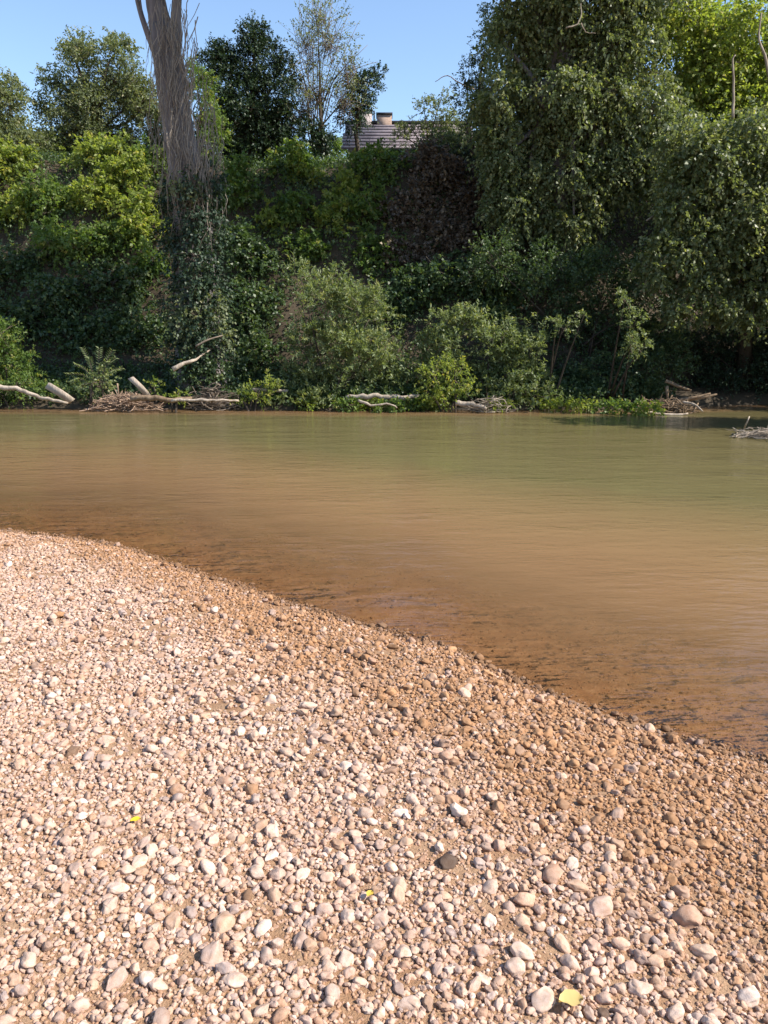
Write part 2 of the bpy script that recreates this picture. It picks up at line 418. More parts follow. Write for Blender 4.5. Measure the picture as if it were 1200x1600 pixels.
def foliage(name, parent, lobes, mat, leaf=(.075, .04), dens=430, sl=.45, k=9, droop=.25, up=.5, out=.9, rnd=.5, hang=0.1, inner=.45, lump=.22,
            seed=0, twigs=.12, twig_mat=None, clip=True, spread=.8, upn=.9, tr=.006, sub=6):
    r_ = np.random.default_rng(seed + 100)
    if sub:                                            # break each mass up into uneven clumps
        new = []
        for C, Rd in lobes:
            if Rd.mean() < .45: new.append((C, Rd)); continue
            new.append((C, Rd * .72))
            for _ in range(sub):
                new.append((C + unit(r_.normal(size=3)) * Rd * r_.uniform(.6, .85), Rd * r_.uniform(.30, .55) * r_.uniform(.8, 1.2, 3)))
        lobes = new; dens = dens * .76
    SS, DD, LL = [], [], []
    for C, Rd in lobes:
        ar = 4 * math.pi * (((Rd[0] * Rd[1]) ** 1.6 + (Rd[0] * Rd[2]) ** 1.6 + (Rd[1] * Rd[2]) ** 1.6) / 3) ** (1 / 1.6)
        n = max(12, int(ar * dens / k))
        s, d, l = lobe_shoots(C, Rd, n, min(sl, Rd.mean() * .9), r_, up, out, rnd, inner, lump)
        if clip:
            ok = s[:, 2] > height(s[:, 0], s[:, 1]) - .05
            ok &= s[:, 2] > .06
            s, d, l = s[ok], d[ok], l[ok]
        SS.append(s); DD.append(d); LL.append(l)
    S, Dr, Ln = np.concatenate(SS), np.concatenate(DD), np.concatenate(LL)
    p, a, nr, Lf, Wf = shoots_to_leaves(S, Dr, Ln, k, leaf, droop, r_, hang, spread, upn)
    ok = p[:, 2] > .02
    p, a, nr, Lf, Wf = p[ok], a[ok], nr[ok], Lf[ok], Wf[ok]
    org = np.array(parent.location) if parent else np.zeros(3)
    V, Q = leaf_quads(p - org, a, nr, Lf, Wf)
    LEAVES[0] += len(Q)
    # tone runs together along a shoot, with some leaf-to-leaf scatter
    tone = np.clip(np.repeat(r_.normal(.5, .22, len(S)), k)[ok] + r_.normal(0, .16, len(Q)), 0, 1)
    o = link(name, raw_mesh(name, V, [Q], mat, {'rnd': ('FACE', 'FLOAT', tone)}), parent)
    if twigs > 0:
        sel = r_.random(len(S)) < twigs
        if sel.sum() > 3:
            # twigs reach back towards the heart of the lobe
            S2 = S[sel] - Dr[sel] * Ln[sel][:, None] * .8
            V2, Q2 = twig_mesh(S2 - org, Dr[sel], Ln[sel] * 1.75, droop * .5, tr, r_)
            t = link('twigs', raw_mesh('twigs', V2, [Q2], twig_mat or B_TWIG), parent); t['kind'] = 'stuff'
    return o
def px_lobes(spec, Y=None, dr=.85):
    out = []
    for s in spec:
        px, py, rx, ry = s[:4]; dy = s[4] if len(s) > 4 else 0
        if Y is None:
            P = bank_hit(px, py); m = mpp(P)
            P = P + np.array([0, -1, .35]) * ry * m * .30 + np.array([0, dy, 0])
        else:
            P = at(px, py, Y + dy)
        m = mpp(P)
        out.append((P, np.array([rx * m, (rx + ry) / 2 * m * dr, ry * m])))
    return out
def plant(name, label, cat, spec, Y, mat, group=None, stems=4, stem_r=.03, part='foliage', bark=None, trunk=None, dr=.85, base=None, **kw):
    lobes = px_lobes(spec, Y, dr)
    C = np.mean([l[0] for l in lobes], 0)
    seed = kw.pop('seed', abs(hash((round(C[0], 2), round(C[2], 2)))) % 9999)
    if base is None: base = np.array([C[0], C[1] + (.15 if Y is None else 0), 0])
    base = np.array([base[0], base[1], float(height(base[0], base[1]))])
    root = empty(name, base); tag(root, label, cat, group)
    foliage(part, root, lobes, mat, seed=seed, **kw)
    r_ = np.random.default_rng(seed)
    bk = bark or B_DARK
    if trunk:
        big = max(lobes, key=lambda l: l[1].prod())[0]
        top = C * .6 + big * .4
        mid = (base + top) / 2 + r_.normal(size=3) * .15
        tube_obj('trunk', [np.array([0, 0, -.15]), mid - base, top - base], trunk, trunk * .45, bk, root, 9, 9, .05, seed)
        for i, (c, rd) in enumerate(lobes):
            s0 = base + (top - base) * r_.uniform(.45, .95)
            if np.linalg.norm(c - s0) < .3: continue
            tube_obj('limb', [s0 - base, (s0 + c) / 2 - base + np.array([0, 0, .15]) + r_.normal(size=3) * .12, c + rd * unit(r_.normal(size=3)) * .4 - base], trunk * .38, trunk * .08, bk, root, 7, 6, .05, seed + i)
    else:
        for i in range(stems):
            c, rd = lobes[i % len(lobes)]
            e = c + rd * unit(r_.normal(size=3) + np.array([0, 0, .8])) * .6
            s0 = base + np.array([r_.normal() * .12, r_.normal() * .12, -.05])
            s0[2] = float(height(s0[0], s0[1])) - .04
            tube_obj('stem', [s0 - base, (s0 * .5 + e * .5) + np.array([0, 0, .12]) - base, e - base], stem_r, stem_r * .3, bk, root, 6, 5, .06, seed + i)
    return root

# --- trees along the bank top
plant('tree', 'pale olive bushy tree at the end of the bank top beside the round grey-green tree', 'tree',
      [(-40, 190, 60, 80), (5, 175, 38, 50), (25, 215, 50, 45), (-70, 240, 60, 60), (15, 140, 16, 24), (50, 235, 40, 30)], 26.5, L_GREY, trunk=.14, dens=420, leaf=(.09, .05), sl=.6)
plant('tree', 'round grey-green tree with spiky top behind the huge bare trunk', 'tree',
      [(130, 115, 48, 48), (85, 155, 30, 45), (185, 125, 45, 55), (140, 185, 75, 40), (210, 165, 35, 60), (120, 80, 22, 26), (185, 78, 24, 26), (75, 120, 14, 25), (230, 190, 30, 50), (90, 215, 50, 30), (170, 220, 60, 30), (225, 235, 40, 40)], 27.5, L_GREY,
      trunk=.2, dens=430, leaf=(.09, .05), sl=.7, up=.8)
plant('tree', 'dark green dense tree on the bank top beside the airy sparse tree', 'tree',
      [(395, 95, 50, 50), (345, 135, 32, 60), (425, 150, 40, 60), (375, 185, 55, 50), (400, 60, 22, 26), (350, 95, 24, 34), (440, 200, 40, 40), (445, 115, 22, 34), (330, 210, 40, 40), (400, 235, 60, 30), (480, 220, 40, 30), (350, 245, 40, 30)], 26.8, L_NAVY,
      trunk=.18, dens=480, leaf=(.085, .05), sl=.5, up=.6, twig_mat=B_DARK)
plant('tree', 'small olive tree between the huge trunk and the dark dense tree', 'tree',
      [(315, 150, 26, 42), (300, 120, 18, 30), (330, 190, 26, 40), (320, 225, 30, 30)], 24.6, L_MID, trunk=.08, dens=430, sl=.5)
plant('tree', 'small dark evergreen leaning beside the house chimney', 'tree',
      [(575, 128, 24, 17), (560, 155, 20, 28), (590, 112, 14, 10), (548, 185, 22, 26), (578, 155, 14, 8), (553, 132, 14, 18)], 27.6, L_NAVY,
      trunk=.09, dens=520, sub=0, leaf=(.085, .045), sl=.4, up=.25, twig_mat=B_DARK)
plant('shrub', 'thin-leaved grey shrub growing against the house roof', 'shrub',
      [(665, 170, 24, 18), (690, 175, 28, 28), (648, 204, 34, 14), (712, 195, 30, 32), (700, 150, 16, 10), (640, 196, 14, 10), (625, 216, 26, 12), (690, 215, 40, 22)], 26.5, L_GREY,
      stems=7, dens=280, sl=.55, up=.9)
RAGGED = plant('tree', 'dark ragged tree poking into the sky beside the great poplar', 'tree',
      [(748, 85, 18, 16), (735, 115, 22, 20), (725, 150, 22, 22), (752, 130, 26, 40), (765, 60, 20, 30), (745, 190, 30, 40), (770, 20, 16, 26)], 24.5, L_NAVY, trunk=.1, dens=480, sub=3, sl=.5, up=.2, twig_mat=B_DARK)
# airy tree: a fan of thin upright stems with few leaves
rt = plant('tree', 'airy sparse tree with a fan of thin upright stems against the sky', 'tree',
      [(480, 70, 34, 55), (515, 60, 34, 50), (545, 105, 34, 40), (490, 140, 45, 50), (535, 150, 40, 40), (500, 20, 36, 34), (475, 175, 40, 40)], 27.0, L_GREY, trunk=.07,
      dens=80, sub=0, leaf=(.08, .045), sl=.8, up=1.1, inner=.2, twigs=.9, tr=.008, k=8)
rb = np.array(rt.location)
for i, (px, py) in enumerate([(455, 30), (470, 8), (488, -20), (503, -30), (520, 0), (545, 20), (562, 35), (575, 70), (590, 95), (450, 90)]):
    s0 = at(490 + (px - 500) * .06, 235, 27.0)
    tube_obj('stem', [s0 - rb, at(490 + (px - 490) * .35, 130, 27.0) - rb, at(px, py, 27.0) - rb], .024, .006, B_TWIG, rt, 9, 5, .05, i, wig=.02)

# --- the great poplar and its neighbours on the right
POPLAR = plant('poplar_tree', 'great grey-green poplar with dense hanging foliage beside the house', 'tree',
      [(800, 50, 48, 55), (870, 30, 75, 60), (960, 50, 80, 65), (785, 150, 52, 60), (870, 140, 80, 70), (970, 160, 80, 70),
       (790, 245, 55, 55), (880, 260, 80, 70), (985, 270, 75, 65), (810, 330, 55, 45), (905, 350, 60, 45),
       (880, -70, 120, 80), (990, -60, 90, 60), (900, -160, 110, 80), (770, 210, 38, 40), (790, -150, 90, 70), (700, -190, 70, 60), (1060, 220, 60, 80), (840, 200, 70, 80, 1.2), (940, 220, 80, 90, 1.2), (860, 90, 80, 80, 1.3), (960, 100, 80, 80, 1.3)], 21.9, L_POPLAR,  # high leftmost lobes, out of view, added to shade the old trunk
      trunk=.32, dens=380, leaf=(.105, .07), sl=.65, up=-.15, droop=.5, hang=.5, upn=.5, base=(5.0, 22.4), bark=B_TRUNK)
YELLOWT = plant('tree', 'bright yellow-green tree with a bare pale pole of a branch in its leaves', 'tree',
      [(1075, 20, 70, 60), (1150, 50, 70, 60), (1065, 110, 52, 55), (1140, 140, 60, 45), (1210, 110, 60, 70), (1120, 180, 90, 60), (1100, 80, 90, 90, 1.3), (1190, 200, 60, 60, 1)], 22.6, L_BRIGHT,
      trunk=.22, dens=380, leaf=(.10, .075), sl=.6, up=.1, hang=.35, base=(11.5, 24.0))
plant('tree', 'dark leafy tree drooping over the black hollow at the water', 'tree',
      [(1110, 230, 75, 55), (1185, 225, 60, 60), (1075, 310, 55, 55), (1150, 310, 75, 60), (1120, 385, 60, 45), (1195, 390, 55, 50), (1045, 400, 40, 55), (1090, 440, 45, 36), (1230, 300, 70, 90),
       (1160, 440, 38, 26), (1280, 360, 80, 80), (1060, 480, 30, 34), (1130, 480, 40, 26), (1210, 470, 50, 30), (1175, 490, 40, 22), (1110, 300, 80, 80, 1.2), (1180, 350, 80, 90, 1.2)], 18.9, L_POPLAR,
      trunk=.2, dens=370, leaf=(.10, .07), sl=.55, up=-.1, droop=.4, hang=.45, base=(9.8, 21.5))
plant('shrub', 'dark leafy thicket hanging below the great poplar', 'shrub',
      [(925, 430, 60, 50), (1000, 440, 55, 60), (860, 430, 50, 55), (960, 510, 60, 50), (1020, 530, 40, 50), (890, 500, 50, 45), (770, 400, 50, 50)], 20.9, L_DARK, stems=8, dens=360, sl=.5, twig_mat=B_DARK)
plant('shrub', 'dark leafy shrub at the waterline beside the black hollow', 'shrub',
      [(930, 580, 55, 40), (1000, 580, 55, 45), (1050, 560, 34, 45), (900, 610, 40, 22)], 19.9, L_DARK, stems=6, dens=330, sl=.45, twig_mat=B_DARK)

plant('tree', 'unseen dark leafy tree past the black hollow, shading it', 'tree',  # out-of-view tree, its lobes placed to keep sun out of the hollow
      [(1390, 260, 100, 100), (1420, 380, 120, 100), (1290, 480, 70, 70), (1330, 560, 90, 60), (1480, 560, 100, 60), (1270, 570, 50, 50), (1480, 555, 80, 75, -2.2), (1490, 440, 90, 80, -2.2), (1440, 590, 60, 40, -1.5)], 20.4, L_POPLAR, trunk=.3, dens=300, leaf=(.1, .07), sl=.6, hang=.4, base=(14.5, 20.5))
plant('tree', 'unseen dark leafy tree past the black hollow, shading the water', 'tree',  # out-of-view tree set here to cast shade on the water
      [(1480, 330, 110, 100), (1470, 440, 100, 80), (1580, 280, 100, 100), (1600, 420, 120, 120), (1520, 200, 100, 90)], 14.9, L_POPLAR, trunk=.25, dens=300, leaf=(.1, .07), sl=.6, hang=.4, base=(15.5, 17.8))
plant('shrub', 'added dark leafy thicket standing in for shade in the black hollow', 'shrub',  # added to darken the hollow; near-black leaves stand in for its shade
      [(1100, 540, 60, 50), (1180, 520, 70, 60), (1260, 550, 80, 60), (1150, 600, 80, 30), (1240, 600, 80, 40), (1200, 590, 70, 30, -1.0), (1120, 600, 50, 24, -1.0)], 21.6, L_NAVY, stems=6, dens=330, sl=.5, twig_mat=B_DARK)

# --- shrubs and bramble mounds on the steep bank (distance from the bank they grow on)
BR = dict(leaf=(.105, .072), sl=.85, k=10, rnd=.7, lump=.35, droop=.35, dens=300, up=.35, hang=.25)
def mounds(kind, spots, mat, group, **kw):
    for s in spots:
        q = dict(BR); q.update(kw)
        px, py, rx, ry, label = s
        r_ = random.Random(px * 7 + py)
        spec = [(px, py, rx, ry)] + [(px + r_.uniform(-.8, .8) * rx, py + r_.uniform(-.6, .6) * ry, rx * r_.uniform(.4, .6), ry * r_.uniform(.4, .6)) for _ in range(3)]
        plant(kind, label, 'shrub', spec, None, mat, group, stems=3, seed=px + py * 3, **q)
BY = 'bright yellow-green bramble '
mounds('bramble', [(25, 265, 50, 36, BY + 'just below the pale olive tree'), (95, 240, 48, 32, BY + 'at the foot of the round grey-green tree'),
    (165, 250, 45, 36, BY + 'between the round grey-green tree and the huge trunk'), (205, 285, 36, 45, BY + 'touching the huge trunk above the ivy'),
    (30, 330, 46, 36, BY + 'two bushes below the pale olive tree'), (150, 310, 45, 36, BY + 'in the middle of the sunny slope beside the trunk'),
    (225, 350, 38, 40, BY + 'beside the ivy-wrapped part of the huge trunk'), (-50, 300, 60, 50, BY + 'past the pale olive tree at the slope end')], L_BRIGHT, 'sunlit brambles high on the far bank')  # own yellow-green, with the slope's sunlight put into the leaf colour
MG = 'mid-green bramble '
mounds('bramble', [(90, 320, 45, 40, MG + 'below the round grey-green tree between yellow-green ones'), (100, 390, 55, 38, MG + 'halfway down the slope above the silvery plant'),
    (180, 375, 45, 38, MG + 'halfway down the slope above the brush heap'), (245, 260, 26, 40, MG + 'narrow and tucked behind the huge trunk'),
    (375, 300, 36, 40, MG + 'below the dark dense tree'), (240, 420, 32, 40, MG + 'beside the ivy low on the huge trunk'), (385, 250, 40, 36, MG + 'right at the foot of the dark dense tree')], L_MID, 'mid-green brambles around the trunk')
DI = 'dark green ivy mound '
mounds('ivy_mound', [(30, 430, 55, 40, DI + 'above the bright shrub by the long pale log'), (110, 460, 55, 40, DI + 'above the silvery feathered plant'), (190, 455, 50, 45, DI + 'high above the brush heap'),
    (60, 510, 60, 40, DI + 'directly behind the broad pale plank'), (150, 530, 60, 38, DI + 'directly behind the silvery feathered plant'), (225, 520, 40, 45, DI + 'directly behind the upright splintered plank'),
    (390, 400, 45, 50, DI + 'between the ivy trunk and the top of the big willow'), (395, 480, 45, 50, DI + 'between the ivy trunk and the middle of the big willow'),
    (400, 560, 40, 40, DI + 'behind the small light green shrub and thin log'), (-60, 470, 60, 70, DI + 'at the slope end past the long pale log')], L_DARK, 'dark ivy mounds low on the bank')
mounds('bramble', [(545, 310, 36, 32, BY + 'in the sunniest patch below the house'), (480, 280, 36, 28, BY + 'below the airy sparse tree'), (430, 350, 26, 30, 'small yellow-green bramble below the dark dense tree'),
    (520, 350, 36, 26, BY + 'just above the top of the big willow')], L_BRIGHT, 'sunlit brambles below the house')  # sun patch below the house put into the brighter leaf colour
OS = 'olive green shrub '
mounds('shrub', [(450, 260, 42, 36, OS + 'between the dark dense tree and the airy tree'), (520, 245, 36, 26, OS + 'at the foot of the airy sparse tree'), (590, 265, 40, 36, OS + 'below the house beside the brown thicket'),
    (465, 330, 38, 34, OS + 'halfway between the airy tree and the willow'), (470, 395, 40, 30, OS + 'just above the leading shoots of the big willow'), (580, 400, 42, 36, OS + 'between the big willow and the brown thicket'),
    (570, 330, 30, 40, OS + 'narrow and upright below the house')], L_MID, 'olive shrubs below the airy tree', dens=300)
BT = 'brown half-dead thicket '
mounds('dry_thicket', [(640, 330, 46, 40, BT + 'below the grey shrubs of the house'), (690, 280, 46, 42, BT + 'highest on the bank below the house'), (700, 370, 46, 44, BT + 'lowest, above the dark ivy'),
    (630, 395, 40, 36, BT + 'small, behind the big willow'), (745, 320, 36, 50, BT + 'narrow, touching the great poplar')], L_DRY, 'brown thickets below the house', twigs=.6, dens=260, twig_mat=B_TWIG)
mounds('shrub', [(640, 240, 46, 28, 'grey-green shrub below the middle of the house roof'), (700, 235, 36, 30, 'grey-green shrub between the house and the great poplar'), (600, 225, 26, 14, 'low grey-green shrub under the house chimneys')], L_GREY, 'grey shrubs below the house wall', dens=330, leaf=(.09, .04), up=.7)
mounds('ivy_mound', [(660, 455, 50, 45, DI + 'above the spreading willow'), (730, 440, 45, 45, DI + 'under the lowest brown thicket'), (790, 470, 40, 45, DI + 'under the hanging poplar leaves'), (620, 470, 40, 40, DI + 'between the two willows')], L_DARK, 'dark ivy between willows and thicket')

# --- plants at the waterline
plant('shrub', 'bright green leafy shrub behind the long pale log', 'shrub', [(20, 565, 40, 36), (-20, 540, 50, 50), (45, 590, 22, 20), (5, 520, 26, 26), (-40, 590, 50, 30), (25, 603, 45, 14, -.5), (-30, 608, 50, 14, -.5), (75, 610, 26, 10, -.4)], 19.6, L_MID, stems=5, dens=420, sl=.4)
plant('willow_shrub', 'big grey-green willow shrub with upright shoots at the water', 'shrub',
      [(500, 465, 50, 45), (560, 480, 50, 50), (480, 530, 42, 45), (545, 550, 60, 50), (600, 560, 40, 55), (500, 595, 50, 28), (590, 605, 40, 20), (460, 580, 24, 28), (470, 430, 26, 24), (500, 620, 50, 16, -.4), (440, 615, 30, 18, -.3)], 19.3, L_WILLOW,
      stems=10, dens=400, leaf=(.11, .034), sl=.65, up=.9, k=13, rnd=.4, hang=-.1, lump=.4)
plant('willow_shrub', 'spreading willow shrub between the big willow and the dark thicket', 'shrub',
      [(700, 505, 50, 36), (690, 560, 46, 40), (770, 530, 50, 46), (825, 540, 36, 50), (790, 590, 60, 36), (835, 600, 34, 24), (735, 590, 30, 30), (660, 590, 24, 26), (830, 618, 45, 16, -.4), (790, 618, 40, 14, -.4)], 19.2, L_WILLOW,
      stems=10, dens=380, leaf=(.105, .036), sl=.6, up=.8, k=12, rnd=.45, lump=.4)
plant('shrub', 'vivid light green sapling leaning over the pale log', 'shrub', [(690, 590, 34, 26), (710, 575, 24, 18), (670, 615, 20, 16), (730, 605, 18, 16), (690, 622, 30, 14)], 18.4, L_BRIGHT, stems=4, dens=420, sl=.35)
plant('sapling', 'pale sunlit leafy branch standing out against the dark thicket', 'sapling', [(978, 475, 12, 18), (990, 505, 16, 22), (1000, 540, 24, 18), (985, 545, 16, 16), (970, 460, 8, 12)], 17.7, L_WILLOW, stems=4, dens=520, sl=.3, leaf=(.075, .03), base=(5.6, 19.2))
plant('sapling', 'small pale sapling between the spreading willow and the dark thicket', 'sapling', [(880, 512, 20, 12), (905, 495, 14, 10), (865, 500, 12, 12)], 18.0, L_WILLOW, stems=3, dens=480, sl=.3, leaf=(.075, .03), base=(4.1, 19.2))
plant('shrub', 'small light green shrub over the end of the thin log', 'shrub', [(400, 612, 26, 14), (420, 600, 20, 14), (378, 618, 16, 9)], 18.7, L_BRIGHT, stems=3, dens=420, sl=.3)
plant('shrub', 'little yellow-green plant sprouting on the thin log', 'plant', [(280, 618, 18, 8), (268, 622, 10, 6)], 18.4, L_BRIGHT, stems=3, dens=520, sl=.22, leaf=(.06, .04))
plant('shrub', 'small yellow-green weed beside the upright plank', 'plant', [(240, 602, 16, 12)], 18.8, L_BRIGHT, stems=3, dens=420, sl=.25)
# big-leaved silver plant with drooping feathered leaves
sp = plant('silver_plant', 'silvery plant with long drooping feathered leaves beside the pale plank', 'plant', [(150, 605, 32, 14), (160, 590, 26, 18)], 18.9, L_WILLOW, stems=4, dens=360, sl=.35)
sb = np.array(sp.location); r_ = np.random.default_rng(3)
for i, (px, py) in enumerate([(112, 598), (118, 570), (130, 545), (155, 545), (175, 548), (190, 575), (105, 585), (140, 560), (165, 565), (180, 560), (122, 610)]):
    e = at(px, py, 18.8); s0 = at(152 + r_.uniform(-8, 8), 606, 18.95)
    P = spline([s0, (s0 + e) / 2 + np.array([0, -.03, .14]), e], 14)
    tg = unit(np.gradient(P, axis=0)); sd_ = unit(np.cross(tg, np.array([0, .6, .8])))
    b = np.concatenate([P[3:], P[3:]]); sgn = np.repeat([1, -1], 11)[:, None]
    ax = unit(np.concatenate([tg[3:], tg[3:]]) * .7 + np.concatenate([sd_[3:], sd_[3:]]) * sgn)
    V, Q = leaf_quads(b - sb, ax, np.tile([0, -.6, .8], (22, 1)) + r_.normal(size=(22, 3)) * .2, np.full(22, .11), np.full(22, .04))
    lf = link('frond', raw_mesh('frond', V, [Q], L_WILLOW, {'rnd': ('FACE', 'FLOAT', r_.uniform(.5, .94, 22))}), sp)
    V2, Q2, T2 = tube(P - sb, np.linspace(.008, .003, 14), 4)
    link('stalk', raw_mesh('stalk', V2, [Q2, T2], B_TWIG), lf)
# low leafy plants along the water's edge, each a clump of its own
EW = 'low leafy weed clump '
edge = [(480, 634, EW + 'at the first shoots of the big willow'), (512, 633, EW + 'under the middle of the big willow'), (545, 636, EW + 'at the end of the thick grey log'),
        (575, 634, EW + 'over the pale forked driftwood'), (608, 637, EW + 'at the tip of the forked driftwood'), (640, 635, EW + 'between the thick grey log and vivid sapling'), (672, 634, EW + 'under the vivid light green sapling'),
        (775, 636, 'bright green weed clump beside the tangle of pale sticks'), (800, 632, 'bright green weed clump second past the tangle of pale sticks'), (826, 630, 'bright green weed clump under the end of the spreading willow'),
        (850, 633, 'bright green weed clump just past the spreading willow'), (880, 636, EW + 'next after the bright green ones'), (915, 638, EW + 'below the dark leafy waterline shrub'),
        (950, 639, EW + 'in front of the dark leafy waterline shrub'), (985, 641, EW + 'beside the bent root in the water'), (1015, 643, EW + 'against the dark debris heap'),
        (350, 630, EW + 'at the tip of the thin pale log'), (432, 632, EW + 'between the small light green shrub and big willow')]
for i, (px, py, lb) in enumerate(edge):
    P = on_level(px, py + 6, .03)
    lit = 'bright' in lb  # sun on these clumps is put into a brighter leaf colour
    plant('waterside_weed', lb, 'plant', [(px, py - 2, 22, 9), (px + 12, py - 4, 14, 8), (px - 12, py, 14, 7)], P[1] + .1, L_BRIGHT if (lit or i % 3 == 0) else L_MID,
          'bright weeds at the water' if lit else 'weeds on the water edge', stems=2, stem_r=.008, dens=420, sl=.2, leaf=(.075, .055), k=6, twigs=0, clip=False, sub=0, seed=i * 17)

# undergrowth over the whole bank
r_ = np.random.default_rng(77)
n = 27000
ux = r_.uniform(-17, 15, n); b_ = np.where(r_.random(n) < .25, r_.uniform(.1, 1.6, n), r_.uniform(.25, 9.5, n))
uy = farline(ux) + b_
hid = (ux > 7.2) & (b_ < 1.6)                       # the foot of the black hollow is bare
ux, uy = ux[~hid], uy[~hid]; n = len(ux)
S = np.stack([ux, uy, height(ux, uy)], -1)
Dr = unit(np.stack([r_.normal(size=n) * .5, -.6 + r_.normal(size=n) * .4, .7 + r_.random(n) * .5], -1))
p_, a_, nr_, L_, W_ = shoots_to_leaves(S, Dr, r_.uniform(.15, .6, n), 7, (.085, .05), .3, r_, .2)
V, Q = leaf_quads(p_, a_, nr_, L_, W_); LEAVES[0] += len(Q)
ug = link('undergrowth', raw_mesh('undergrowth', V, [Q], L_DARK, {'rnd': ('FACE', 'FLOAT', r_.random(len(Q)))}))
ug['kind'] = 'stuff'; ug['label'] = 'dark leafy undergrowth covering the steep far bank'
print('LEAVES', LEAVES[0])

# ------------------------------------------------------------------ huge bare trunk with its twig curtain and ivy
TY = 19.9
tb = on_level(312, 612, .3); tb = at(312, 606, TY); tb[2] = float(height(tb[0], tb[1]))
tr_ = empty('poplar_trunk', tb); tr_.name = 'old_poplar'
tag(tr_, 'huge grey forked tree trunk wrapped in ivy and dry hanging twigs', 'tree')
def TP(px, py, dy=0): return at(px, py, TY + dy) - tb
m0 = mpp(tb)
tube_obj('trunk', [TP(316, 612), TP(312, 540), TP(307, 430), TP(296, 300), TP(280, 210), TP(266, 120), TP(257, 40)], 0, 0, B_TRUNK, tr_, 34, 24, .04, 2,
         rad=[46 * m0, 36 * m0, 31 * m0, 26 * m0, 22 * m0, 21 * m0, 19 * m0])
tube_obj('limb', [TP(260, 90), TP(252, 40), TP(243, 0), TP(228, -90), TP(222, -200)], 17.5 * m0, 10 * m0, B_TRUNK, tr_, 14, 16, .04, 3)
tube_obj('limb', [TP(268, 100), TP(274, 55), TP(276.5, 0), TP(284, -80), TP(300, -190)], 13 * m0, 5 * m0, B_TRUNK, tr_, 14, 14, .04, 4, rad=[13 * m0, 8.5 * m0, 6.5 * m0, 6 * m0, 5 * m0])
tube_obj('limb', [TP(256, 120), TP(240, 78), TP(224, 35), TP(212, -10), TP(204, -80)], 5 * m0, 2 * m0, B_TRUNK, tr_, 14, 8, .05, 5)
tube_obj('limb', [TP(280, -60), TP(330, -120), TP(430, -170), TP(560, -200), TP(680, -220)], 6 * m0, 2 * m0, B_TRUNK, tr_, 12, 8, .05, 7)
tube_obj('limb', [TP(250, 110), TP(232, 50), TP(220, 10), TP(218, -40)], 2.5 * m0, 1 * m0, B_TRUNK, tr_, 12, 7, .05, 6)
cr = [(np.array([-3.6, 18.8, 11.3]), np.array([1.9, 1.2, 1.4])), (np.array([-1.0, 18.6, 11.3]), np.array([2.0, 1.2, 1.4])), (np.array([1.6, 18.4, 11.8]), np.array([2.0, 1.2, 1.5])), (np.array([.2, 18.6, 13.4]), np.array([2.4, 1.3, 1.4])), (np.array([-2.6, 18.6, 13.2]), np.array([2.2, 1.3, 1.4])), (at(215, -230, TY), np.array([1.6, 1.5, 1.2])), (at(310, -240, TY), np.array([1.7, 1.5, 1.3])), (at(260, -300, TY), np.array([1.8, 1.6, 1.3]))]
foliage('shade_crown', tr_, cr, L_POPLAR, dens=240, leaf=(.13, .09), sl=.6, seed=5)  # unseen crown, its rightward lobes added to shade trunk and lower bank
r_ = np.random.default_rng(12)
VV, QQ, off = [], [], 0
for i in range(400):                               # dry hanging twigs and bark strips on the trunk
    py = r_.uniform(30, 290) if i % 4 else r_.uniform(230, 350); cx = np.interp(py, [0, 130, 300], [258, 274, 303]); hw = np.interp(py, [0, 130, 200, 300], [30, 34, 50, 46])
    px = cx + np.clip(r_.normal(), -1.7, 1.7) * hw * .62
    L = r_.uniform(30, 110); an = r_.uniform(-.5, .5) + (px - cx) / hw * -.1
    dy = -.45 - r_.random() * .35 if abs(px - cx) < 34 else r_.uniform(-.5, .3)
    up_ = [TP(px + math.sin(an) * L * .2 * -1, py - L * .5, dy), TP(px + r_.normal() * 4, py, dy - .1), TP(px + math.sin(an) * L * .3, py + L * .5, dy)]
    Pp = spline(up_, 6) + r_.normal(size=(6, 3)) * .025
    V, Q, T = tube(Pp, np.linspace(.011, .004, 6) * r_.uniform(.5, 1.3), 3, 0, i, capped=False)
    VV.append(V); QQ.append(Q + off); off += len(V)
tw = link('twigs', raw_mesh('twigs', np.concatenate(VV), [np.concatenate(QQ)], bark_mat('dry_twig', (.15, .125, .10), (.32, .275, .23), 10, .3), smooth=True), tr_)
tw['kind'] = 'stuff'; tw['label'] = 'curtain of dry pale twigs'
iv = []
for py in range(285, 600, 28):
    cx = np.interp(py, [200, 300, 430, 600], [290, 302, 308, 314])
    for s in (-1, 0, 1):
        P = at(cx + s * 26, py + r_.uniform(-8, 8), TY - (.72 if s == 0 else .3)); iv.append((P, np.array([.32, .3, .36]) * r_.uniform(.8, 1.3)))
foliage('ivy', tr_, iv, L_NAVY, dens=420, leaf=(.08, .065), sl=.3, k=6, hang=.5, up=-.2, seed=44, twigs=.15)  # near-black leaf colour stands for the shade on the trunk ivy
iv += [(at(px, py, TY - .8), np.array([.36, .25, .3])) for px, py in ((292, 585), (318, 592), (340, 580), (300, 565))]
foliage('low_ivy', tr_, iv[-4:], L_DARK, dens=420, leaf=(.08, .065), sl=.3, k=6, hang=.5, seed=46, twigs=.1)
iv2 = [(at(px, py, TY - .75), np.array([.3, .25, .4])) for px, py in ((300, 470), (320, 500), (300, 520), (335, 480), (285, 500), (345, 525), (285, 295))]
foliage('sun_tinted_ivy', tr_, iv2, L_GREY, dens=300, leaf=(.08, .065), sl=.3, k=6, hang=.4, up=0, seed=45, twigs=.1)  # paler leaf colour puts sunlight into this part of the ivy

